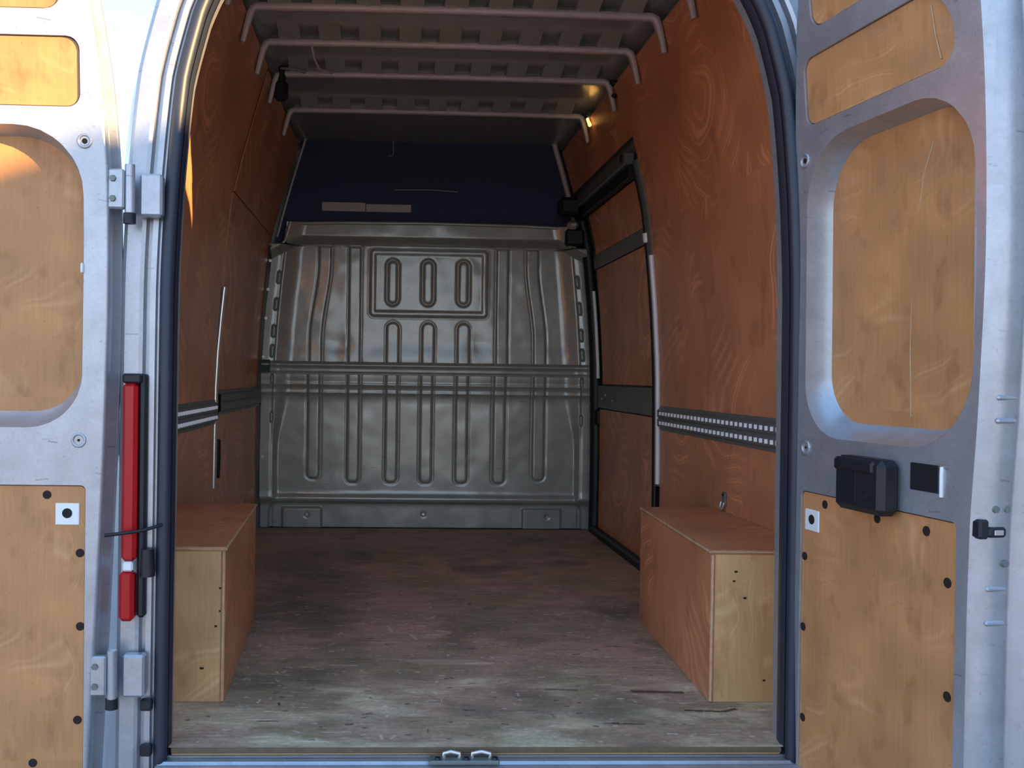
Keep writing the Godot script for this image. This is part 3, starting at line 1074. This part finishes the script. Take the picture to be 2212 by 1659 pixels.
func rear_door(sg: float, called: String, label: String) -> Node3D:
	var d := thing(called, label, "rear door", Vector3.ZERO, "structure")
	var P := func(u: float, y: float, w: float) -> Vector3: return Vector3(sg * u, y, w + lean(y))
	var ys := []
	var y := -0.40
	while y < 2.001:
		ys.append(y)
		y += 0.04
	for h in HOLES:
		for k in 9:
			for j in 4:
				var r: float = h.rad[j]
				var s := sin(PI / 2 * k / 8.0)
				ys.append(h.b + r - r * s if j < 2 else h.t - r + r * s)
	ys.sort()
	var rows := []
	for v in ys:
		if rows.is_empty() or v - rows[rows.size() - 1] > 0.0006: rows.append(v)
	for i in rows.size():   # keep the straight hole edges exactly on a row
		for h in HOLES:
			if absf(rows[i] - h.b) < 0.0007: rows[i] = h.b
			if absf(rows[i] - h.t) < 0.0007: rows[i] = h.t
	# inner pressing, cut out round the plywood inserts, with rolled long edges
	var st := mb()
	flip = sg < 0
	st.set_smooth_group(0)
	for i in rows.size() - 1:
		var a: float = rows[i]
		var b: float = rows[i + 1]
		var mid := (a + b) / 2
		var hit = null
		for h in HOLES:
			if mid > h.b and mid < h.t: hit = h
		var la := interp(EDGE, a)
		var lb := interp(EDGE, b)
		var ra := interp(FREE, a)
		var rb := interp(FREE, b)
		# rolled hinge edge, then face
		for s in 5:
			var t0 := PI / 2 * s / 5.0
			var t1 := PI / 2 * (s + 1) / 5.0
			quad(st, P.call(la + 0.010 * (1 - cos(t0)), a, -0.010 * (1 - sin(t0))), P.call(la + 0.010 * (1 - cos(t1)), a, -0.010 * (1 - sin(t1))), P.call(lb + 0.010 * (1 - cos(t1)), b, -0.010 * (1 - sin(t1))), P.call(lb + 0.010 * (1 - cos(t0)), b, -0.010 * (1 - sin(t0))))
		la += 0.010
		lb += 0.010
		if hit == null:
			quad(st, P.call(la, a, 0.0), P.call(ra, a, 0.0), P.call(rb, b, 0.0), P.call(lb, b, 0.0))
		else:
			quad(st, P.call(la, a, 0.0), P.call(hole_edge(hit, a, true), a, 0.0), P.call(hole_edge(hit, b, true), b, 0.0), P.call(lb, b, 0.0))
			quad(st, P.call(hole_edge(hit, a, false), a, 0.0), P.call(ra, a, 0.0), P.call(rb, b, 0.0), P.call(hole_edge(hit, b, false), b, 0.0))
	st.set_smooth_group(-1)
	flip = false
	part("inner_pressing", st, M.silver, d)
	# hinge side wall, and the stepped free edge with its overlapping flange
	st = mb()
	flip = sg > 0
	for seg in [[[0.0, -0.010], [0.004, -0.045]], [[0.004, -0.045], [-0.010, -0.050]], [[-0.010, -0.050], [-0.010, -0.075]]]:
		var ra := []
		var rb := []
		for v in rows:
			var e := interp(EDGE, v)
			ra.append(P.call(e + seg[0][0], v, seg[0][1]))
			rb.append(P.call(e + seg[1][0], v, seg[1][1]))
		grid(st, [ra, rb])
	flip = false
	part("hinge_side", st, M.silver, d)
	st = mb()
	flip = sg < 0
	for seg in [[[0.0, 0.0], [0.006, -0.003]], [[0.006, -0.003], [0.016, -0.018]], [[0.016, -0.018], [0.020, -0.060]], [[0.020, -0.060], [0.014, -0.066]], [[0.014, -0.066], [0.016, -0.074]], [[0.016, -0.074], [0.036, -0.078]], [[0.036, -0.078], [0.040, -0.092]]]:
		var ra := []
		var rb := []
		for v in rows:
			var e := interp(FREE, v)
			ra.append(P.call(e + seg[0][0], v, seg[0][1]))
			rb.append(P.call(e + seg[1][0], v, seg[1][1]))
		grid(st, [ra, rb])
	flip = false
	part("free_edge", st, M.silver, d)
	# outer skin
	st = mb()
	flip = sg > 0
	var ga := []
	for v in rows: ga.append([P.call(interp(EDGE, v) - 0.010, v, -0.075), P.call(0.28, v, -0.092), P.call(interp(FREE, v) + 0.040, v, -0.092)])
	grid(st, ga)
	flip = false
	part("outer_skin", st, M.silver, d)
	st = mb()
	for k in 2:
		var v: float = [-0.40, 2.0][k]
		rbox(st, P.call((interp(EDGE, v) + interp(FREE, v)) / 2, v, -0.042), Vector3(interp(FREE, v) - interp(EDGE, v), 0.004, 0.08), 0.001)
	part("end_cap", st, M.silver, d)
	# recesses and plywood inserts: [hole, recess depth, shrink of the inner contour (l, r, b, t)]
	var names := ["lower_insert", "window_insert", "upper_insert", "top_insert"]
	for k in 4:
		var h: Dictionary = HOLES[k]
		var deep: float = [0.010, 0.058, 0.012, 0.012][k]
		var n := 10
		var outer := rr(h.l, h.r, h.b, h.t, h.rad, n)
		var mids := []
		var shr := 0.022 if k == 1 else 0.0015
		var rin := []
		for q in h.rad: rin.append(maxf(q - shr * 0.5, 0.004))
		var inner := rr(h.l + shr * 0.7, h.r - shr * 0.5, h.b + shr * 1.6, h.t - shr * 0.6, rin, n)
		st = mb()
		flip = sg > 0
		var rings := []
		for s in 6:
			var t := s / 5.0
			# rolled over the face, then down to the insert
			var along := 1.0 - cos(t * PI / 2)
			var down := sin(t * PI / 2)
			if k != 1: along = t; down = t
			var c := PackedVector2Array()
			for j in outer.size(): c.append(outer[j].lerp(inner[j], lerpf(t, along, 0.5)))
			rings.append(contour3(c, -deep * lerpf(t, down, 0.35), sg))
		grid(st, rings)
		flip = false
		part("recess", st, M.silver, d)
		var c2 := PackedVector2Array()
		var mid := Vector2((h.l + h.r) / 2, (h.b + h.t) / 2)
		for q in inner: c2.append(q + (mid - q).normalized() * (0.002 if k != 1 else -0.004))
		var o := part(names[k], ply_sheet(c2, -deep * (0.45 if k != 1 else 0.97), 0.006, sg), M.door_wood, d, "varnished plywood insert")
		o.set_meta("kind", "")
		o.remove_meta("kind")
		# dark cavity behind the gap
		st = ply_sheet(outer, -deep - 0.010, 0.002, sg)
		part("cavity", st, M.silver, d)
	# plastic plugs round the lower insert
	var first: MeshInstance3D = null
	for q in [[0.052, 0.459], [0.050, 0.297], [0.054, 0.090], [0.125, 0.587], [0.150, -0.005], [0.30, 0.583], [0.440, 0.581], [0.496, 0.496], [0.500, 0.29], [0.500, 0.06]]:
		var at: Vector3 = P.call(q[0], q[1], -0.0045)
		if first == null:
			st = mb()
			cyl(st, Vector3(0, 0, -0.002), Vector3(0, 0, 0.001), 0.0095, 0.0095, 14, false)
			cyl(st, Vector3(0, 0, 0.001), Vector3(0, 0, -0.0005), 0.0095, 0.003, 14)
			first = part("plug", st, M.plug, d)
			first.position = at
		else:
			again(first, at, d)
	# grommet plate on the insert and two ringed holes in the pressing
	st = mb()
	var gp: Vector3 = P.call(0.080, 0.545, -0.0035)
	rbox(st, gp, Vector3(0.052, 0.048, 0.004), 0.0015)
	var g := part("grommet_plate", st, M.pale, d, "white plate with a round hole")
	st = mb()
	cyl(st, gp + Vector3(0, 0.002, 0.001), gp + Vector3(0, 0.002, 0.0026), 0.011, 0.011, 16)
	part("hole", st, M.dark, g)  # dark disc painted for the shade inside the hole
	for q in [[0.047, 1.362, 0.006], [0.056, 0.708, 0.003]]:
		var c: Vector3 = P.call(q[0], q[1], 0.0)
		st = mb()
		var ring := []
		for k in 21: ring.append(c + Vector3(cos(TAU * k / 20.0), sin(TAU * k / 20.0), 0) * 0.0135)
		tube(st, ring, 0.0035, 6)
		var o := part("ring", st, M.silver, d)
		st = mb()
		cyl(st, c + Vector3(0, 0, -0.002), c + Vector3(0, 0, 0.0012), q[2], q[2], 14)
		part("hole", st, M.dark, o)  # shade of the ringed hole, put in as a dark disc
	return d

func rear_doors() -> void:
	var l := rear_door(-1.0, "door_2", "left rear door swung flat open beside the red tail lamp")
	l.position = Vector3(-0.845, 0, 0.06)
	var r := rear_door(1.0, "door_3", "right rear door standing open with a black latch box on its inside")
	r.position = Vector3(0.723, 0, -0.013)
	r.rotation.y = deg_to_rad(-82.0)
	# left door: hinges, check strap, clips
	for q in [[1.262, 0.0], [0.187, -0.028]]:
		var y: float = q[0]
		var x: float = q[1]
		var st := mb()
		rbox(st, Vector3(0.018 + x, y, -0.010), Vector3(0.036, 0.088, 0.020), 0.004)
		var h := part("hinge", st, M.silver, l)
		st = mb()
		cyl(st, Vector3(0.046 + x, y - 0.052, -0.012), Vector3(0.046 + x, y + 0.055, -0.012), 0.011, 0.011, 14)
		part("knuckle", st, M.silver, h)
		st = mb()
		rbox(st, Vector3(0.088 + x, y - 0.008, -0.040), Vector3(0.050, 0.095, 0.030), 0.005)
		part("body_leaf", st, M.silver, h)
		for k in [-1, 1]:
			st = mb()
			cyl(st, Vector3(0.012 + x, y + 0.022 * k, -0.001), Vector3(0.012 + x, y + 0.022 * k, 0.005), 0.008, 0.007, 6)
			part("bolt", st, M.zinc, h)
		st = mb()
		cyl(st, Vector3(0.046 + x, y - 0.075, -0.012), Vector3(0.046 + x, y - 0.052, -0.012), 0.014, 0.014, 12)
		part("pin_cap", st, M.black, h)
	var s2 := mb()
	tube(s2, [Vector3(0.0, 0.497, -0.01), Vector3(0.04, 0.503, -0.005), Vector3(0.08, 0.507, -0.02), Vector3(0.115, 0.515, -0.05)], 0.004, 8)
	part("check_strap", s2, M.black, l, "thin black check strap")
	s2 = mb()
	cyl(s2, Vector3(0.085, 0.400, -0.045), Vector3(0.085, 0.462, -0.045), 0.017, 0.014, 14)
	part("cable_boot", s2, M.black, l, "black rubber cable boot")
	for yy in [0.108, 0.005]:
		s2 = mb()
		rbox(s2, Vector3(0.085, yy, -0.05), Vector3(0.026, 0.026, 0.016), 0.003)
		part("buffer", s2, M.black, l)
	s2 = mb()
	rbox(s2, Vector3(-0.052, 1.086, 0.0), Vector3(0.006, 0.022, 0.012), 0.002)
	part("clip", s2, M.pale, l)
	# right door: latch box, black plate for a square hole, bolts, free edge latch, pulled wire hole
	s2 = mb()
	rbox(s2, Vector3(0.300, 0.652, 0.022), Vector3(0.150, 0.110, 0.048), 0.012)
	rbox(s2, Vector3(0.292, 0.690, 0.026), Vector3(0.126, 0.028, 0.048), 0.006)
	var lb := part("latch_box", s2, M.black, r, "black plastic latch cover")
	s2 = mb()
	cyl(s2, Vector3(0.335, 0.635, 0.040), Vector3(0.335, 0.635, 0.0475), 0.006, 0.006, 10)
	part("screw", s2, M.dark, lb)
	s2 = mb()
	rbox(s2, Vector3(0.300, 0.650, 0.046), Vector3(0.004, 0.070, 0.003), 0.001)
	part("rib", s2, M.dark, lb)
	s2 = mb()
	rbox(s2, Vector3(0.438, 0.681, 0.0), Vector3(0.076, 0.052, 0.004), 0.002)
	part("pocket", s2, M.black, r, "black plate for the shade in a square hole")  # flat black plate paints the darkness of an open square hole
	s2 = mb()
	tube(s2, [Vector3(0.482, 0.650, 0.0), Vector3(0.484, 0.690, 0.002), Vector3(0.482, 0.705, 0.0)], 0.004, 8)
	part("weld_flange", s2, M.pale, r)
	s2 = mb()
	rbox(s2, Vector3(0.118, 1.495, -0.004), Vector3(0.016, 0.013, 0.004), 0.001)
	part("hole_shade", s2, M.dark, r, "small hole with its shade as a dark block")  # dark block set on the insert for the hole's shade
	s2 = mb()
	tube(s2, [Vector3(0.120, 1.503, -0.004), Vector3(0.16, 1.520, -0.0035), Vector3(0.21, 1.528, -0.0035), Vector3(0.215, 1.534, -0.0035)], 0.0012, 6)
	part("crack", s2, M.plug, r)
	for line in [[[0.385, 1.325, -0.0555], [0.356, 1.266, -0.0555], [0.339, 1.178, -0.0555], [0.325, 1.05, -0.0555], [0.322, 0.92, -0.0555], [0.328, 0.79, -0.0555]], [[0.455, 1.555, -0.004], [0.462, 1.50, -0.004], [0.474, 1.452, -0.004]]]:
		var cr := []
		for q in line: cr.append(Vector3(q[0], q[1], q[2] + lean(q[1])))
		s2 = mb()
		tube(s2, cr, 0.0016, 5)
		part("crease", s2, M.edge, r, "pale crease in the veneer")
	for q in [[-0.034, 0.640], [-0.056, 0.640], [-0.054, 0.545]]:
		s2 = mb()
		cyl(s2, Vector3(0.565, q[1], q[0]), Vector3(0.574, q[1], q[0]), 0.0075, 0.006, 12)
		part("stud", s2, M.zinc, r)
	s2 = mb()
	rbox(s2, Vector3(0.562, 0.605, -0.012), Vector3(0.022, 0.034, 0.020), 0.004)
	var la := part("edge_latch", s2, M.black, r, "black edge latch")
	s2 = mb()
	rbox(s2, Vector3(0.571, 0.600, -0.036), Vector3(0.010, 0.018, 0.036), 0.004)
	part("tongue", s2, M.black, la)
	s2 = mb()
	rbox(s2, Vector3(0.577, 0.600, -0.036), Vector3(0.003, 0.009, 0.018), 0.001)
	part("tongue_face", s2, M.chrome, la)
	for yy in [0.835, 0.795, 0.44, 0.50]:
		s2 = mb()
		rbox(s2, Vector3(0.5835 if yy > 0.6 else 0.566, yy, -0.040), Vector3(0.008, 0.010, 0.040), 0.004)
		part("ridge", s2, M.silver, r)

# ---------------------------------------------------------------- wheel arch boxes
func wheel_box(s: float, called: String, label: String) -> void:
	var at := Vector3(s * 0.79, 0.0, -0.72)
	var b := thing(called, label, "wheel box", at, "", "wheel arch boxes")
	var zn := -0.312
	var zf := -1.13
	var xn := 0.642
	var xf := 0.679
	var H := 0.406
	var o := wall_x(0.3) - 0.003
	var t := 0.012
	var L := func(x: float, y: float, z: float) -> Vector3: return Vector3(s * x, y, z) - at
	var slab := func(pts: Array, y0: float, y1: float) -> SurfaceTool:
		# upright prism over a plan outline
		var st := mb()
		var lo := []
		var hi := []
		var c := Vector3.ZERO
		for p in pts:
			lo.append(L.call(p[0], y0, p[1]))
			hi.append(L.call(p[0], y1, p[1]))
			c += lo[lo.size() - 1] + hi[hi.size() - 1]
		c /= 2.0 * pts.size()
		convex(st, lo, c)
		convex(st, hi, c)
		for k in pts.size():
			var j := (k + 1) % pts.size()
			convex(st, [lo[k], lo[j], hi[j], hi[k]], c)
		return st
	part("end_board", slab.call([[xn + t, zn], [o, zn], [o, zn - t], [xn + t, zn - t]], 0.001, H - t), M.box, b, "pale plywood end board")
	part("side_board", slab.call([[xn, zn], [xn + t, zn], [xf + t, zf], [xf, zf]], 0.001, H - t), M.wall, b)
	part("front_board", slab.call([[xf + t, zf + t], [o, zf + t], [o, zf], [xf + t, zf]], 0.001, H - t), M.wall, b)
	part("top_board", slab.call([[xn, zn], [o, zn], [o, zf], [xf, zf]], H - t + 0.0005, H), M.wall, b)
	# bare edges of the sheets
	var st := mb()
	var pa: Vector3 = L.call(xn - 0.0012, H - t * 0.45, zn + 0.001)
	var pb: Vector3 = L.call(xf - 0.0012, H - t * 0.45, zf)
	var pc: Vector3 = L.call(o, H - t * 0.45, zn + 0.001)
	tube(st, [pa, pb], 0.0042, 6)
	part("top_edge", st, M.edge, b, "bare plywood edge")
	st = mb()
	tube(st, [pa, pc], 0.0030, 6)
	part("top_edge", st, M.edge, b, "bare plywood edge")
	st = mb()
	tube(st, [L.call(xn + 0.005, 0.003, zn + 0.0006), L.call(xn + 0.005, H - t, zn + 0.0006)], 0.0046, 6)
	part("corner_edge", st, M.edge, b, "bare plywood edge")
	# seam and knocks on the end board
	for q in ([[0.71, 0.35, 0.005], [0.705, 0.325, 0.004], [0.735, 0.28, 0.005], [0.79, 0.06, 0.004]] if s > 0 else [[0.655, 0.30, 0.003], [0.655, 0.24, 0.0025], [0.665, 0.20, 0.004], [0.70, 0.09, 0.006]]):
		st = mb()
		cyl(st, L.call(q[0], q[1], zn - 0.001), L.call(q[0], q[1] - 0.004, zn + 0.0006), q[2], q[2] * 0.7, 8)
		part("knock", st, M.plug, b)

func boxes() -> void:
	wheel_box(-1.0, "wheel_arch_box", "plywood box over the left wheel arch beside the tail lamp pillar")
	wheel_box(1.0, "wheel_arch_box", "plywood box over the right wheel arch next to the latch door")

# ---------------------------------------------------------------- lashing rails
func rail(s: float, label: String, z0: float, z1: float, y: float, holes: bool) -> void:
	var x := wall_x(y)
	var r := thing("lashing_rail", label, "rail", Vector3(s * (x - 0.001), y, (z0 + z1) / 2), "", "lashing rails along the walls")
	var L := z1 - z0
	var prof := [[0.002, -0.052], [-0.004, -0.050], [-0.005, -0.040], [-0.014, -0.034], [-0.015, -0.006], [-0.010, 0.0], [-0.015, 0.006], [-0.015, 0.034], [-0.005, 0.040], [-0.004, 0.050], [0.002, 0.052]]
	var st := mb()
	var rows := []
	for p in prof: rows.append([Vector3(s * p[0], p[1], -L / 2), Vector3(s * p[0], p[1], L / 2)])
	flip = s < 0
	flip = not flip
	grid(st, rows, false)
	flip = false
	part("channel", st, M.zinc, r)
	if not holes: return
	# two rows of square holes: pale tilted tabs added for their lit rims
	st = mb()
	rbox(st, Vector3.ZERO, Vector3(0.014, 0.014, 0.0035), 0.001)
	var turn := -0.75 if s > 0 else 0.22
	var n := int(L / 0.0405)
	var first: MeshInstance3D = null
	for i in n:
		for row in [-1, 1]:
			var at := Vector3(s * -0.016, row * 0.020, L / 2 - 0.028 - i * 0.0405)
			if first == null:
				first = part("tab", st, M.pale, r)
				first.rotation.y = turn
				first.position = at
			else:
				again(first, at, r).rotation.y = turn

func rails() -> void:
	rail(1.0, "grey steel lashing rail with two rows of square holes shown lit by pale tabs on the right wall", -1.79, -0.13, 0.695, true)
	rail(-1.0, "grey steel lashing rail with square holes shown lit by pale tabs on the rear left wall", -1.74, -0.13, 0.70, true)
	rail(-1.0, "plain grey steel rail on the left wall next to the bulkhead", -3.04, -1.81, 0.735, false)

# ---------------------------------------------------------------- rings, lamp, fixtures
func ring(at: Vector3, s: float, label: String) -> void:
	var r := thing("lashing_ring", label, "lashing ring", at, "", "lashing rings above the wheel boxes")
	var st := mb()
	rbox(st, Vector3(s * -0.004, 0.0, 0), Vector3(0.008, 0.05, 0.03), 0.002)
	var plate := part("plate", st, M.zinc, r)
	st = mb()
	var loop := []
	for k in 15:
		var a := PI * k / 14.0
		loop.append(Vector3(s * (-0.010 - 0.006 * sin(a)), -0.010 - 0.026 * sin(a), 0.014 * cos(a)))
	tube(st, loop, 0.004, 8)
	part("loop", st, M.chrome, r)
	st = mb()
	cyl(st, Vector3(s * -0.008, 0.016, 0), Vector3(s * -0.012, 0.016, 0), 0.005, 0.004, 8)
	part("screw", st, M.dark, plate)

func small_things() -> void:
	ring(Vector3(wall_x(0.45), 0.448, -1.03), 1.0, "small steel lashing ring on the right wall at mid box")
	ring(Vector3(wall_x(0.45), 0.440, -0.40), 1.0, "small steel lashing ring on the right wall close to the door seal")
	ring(Vector3(-wall_x(0.45), 0.448, -0.98), -1.0, "small steel lashing ring on the left wall above the box")
	# courtesy lamp, glowing amber
	var l := thing("load_bay_lamp", "small glowing amber lamp high on the right wall", "lamp", Vector3(0.735, 2.108, -2.37))
	var st := mb()
	rbox(st, Vector3(0.020, 0.030, 0.0), Vector3(0.05, 0.03, 0.05), 0.006)
	part("housing", st, M.zinc, l)
	st = mb()
	rbox(st, Vector3(0.020, 0.0, 0.0), Vector3(0.040, 0.040, 0.045), 0.012)
	var am := mat(rgb(120, 60, 16), 0.4)
	am.emission_enabled = true
	am.emission = rgb(255, 120, 20)
	am.emission_energy_multiplier = 0.03
	var lens := part("lens", st, am, l, "amber lens")
	st = mb()
	cyl(st, Vector3(-0.004, 0.016, 0.0), Vector3(0.004, -0.022, 0.022), 0.007, 0.009, 12)
	var bm := mat(rgb(255, 220, 150), 0.4)
	bm.emission_enabled = true
	bm.emission = rgb(255, 196, 104)
	bm.emission_energy_multiplier = 0.9
	part("bulb", st, bm, lens, "glowing bulb")
	var om := OmniLight3D.new()
	om.name = "lamp_light"
	om.light_color = rgb(255, 190, 100)
	om.light_energy = 0.00012
	om.light_size = 0.02
	om.omni_range = 6.0
	om.omni_attenuation = 2.0
	om.shadow_enabled = true
	om.position = Vector3(-0.02, -0.01, 0.03)
	l.add_child(om)
	# black fixtures at the ends of the third bow
	var f := thing("roof_clamp", "black plastic clamp hanging at the left end of a roof bow", "clamp", Vector3(-0.70, 2.06, -1.90))
	st = mb()
	rbox(st, Vector3(0.0, 0.02, 0), Vector3(0.06, 0.085, 0.05), 0.015)
	part("body", st, M.black, f)
	st = mb()
	rbox(st, Vector3(0.005, 0.085, 0.01), Vector3(0.03, 0.07, 0.03), 0.006)
	part("stem", st, M.black, f)
	st = mb()
	tube(st, [Vector3(0.0, 0.11, 0.02), Vector3(0.06, 0.10, 0.05), Vector3(0.11, 0.085, 0.05)], 0.006, 8)
	part("strap", st, M.roof, f)
	var g := thing("roof_hook", "dark bent hook at the right end of a roof bow", "hook", Vector3(0.745, 2.10, -1.89))
	st = mb()
	tube(st, [Vector3(-0.01, 0.05, 0.01), Vector3(0.012, 0.03, 0.012), Vector3(0.015, 0.0, 0.012), Vector3(0.0, -0.018, 0.012), Vector3(-0.014, -0.008, 0.012)], 0.008, 8)
	part("hook", st, M.black, g)
	st = mb()
	rbox(st, Vector3(0.0, 0.045, 0.0), Vector3(0.05, 0.02, 0.03), 0.005)
	part("plate", st, M.black, g)
	# loose wire drooping between two bows
	var w := thing("roof_wire", "thin grey wire drooping below the roof between two bows", "wire", Vector3(-0.54, 2.15, -1.56))
	st = mb()
	tube(st, [Vector3(0.0, 0.0, 0.05), Vector3(0.005, -0.03, -0.02), Vector3(0.02, -0.05, -0.10), Vector3(0.05, -0.02, -0.22), Vector3(0.06, 0.0, -0.30)], 0.005, 8)
	part("wire", st, M.bow, w)
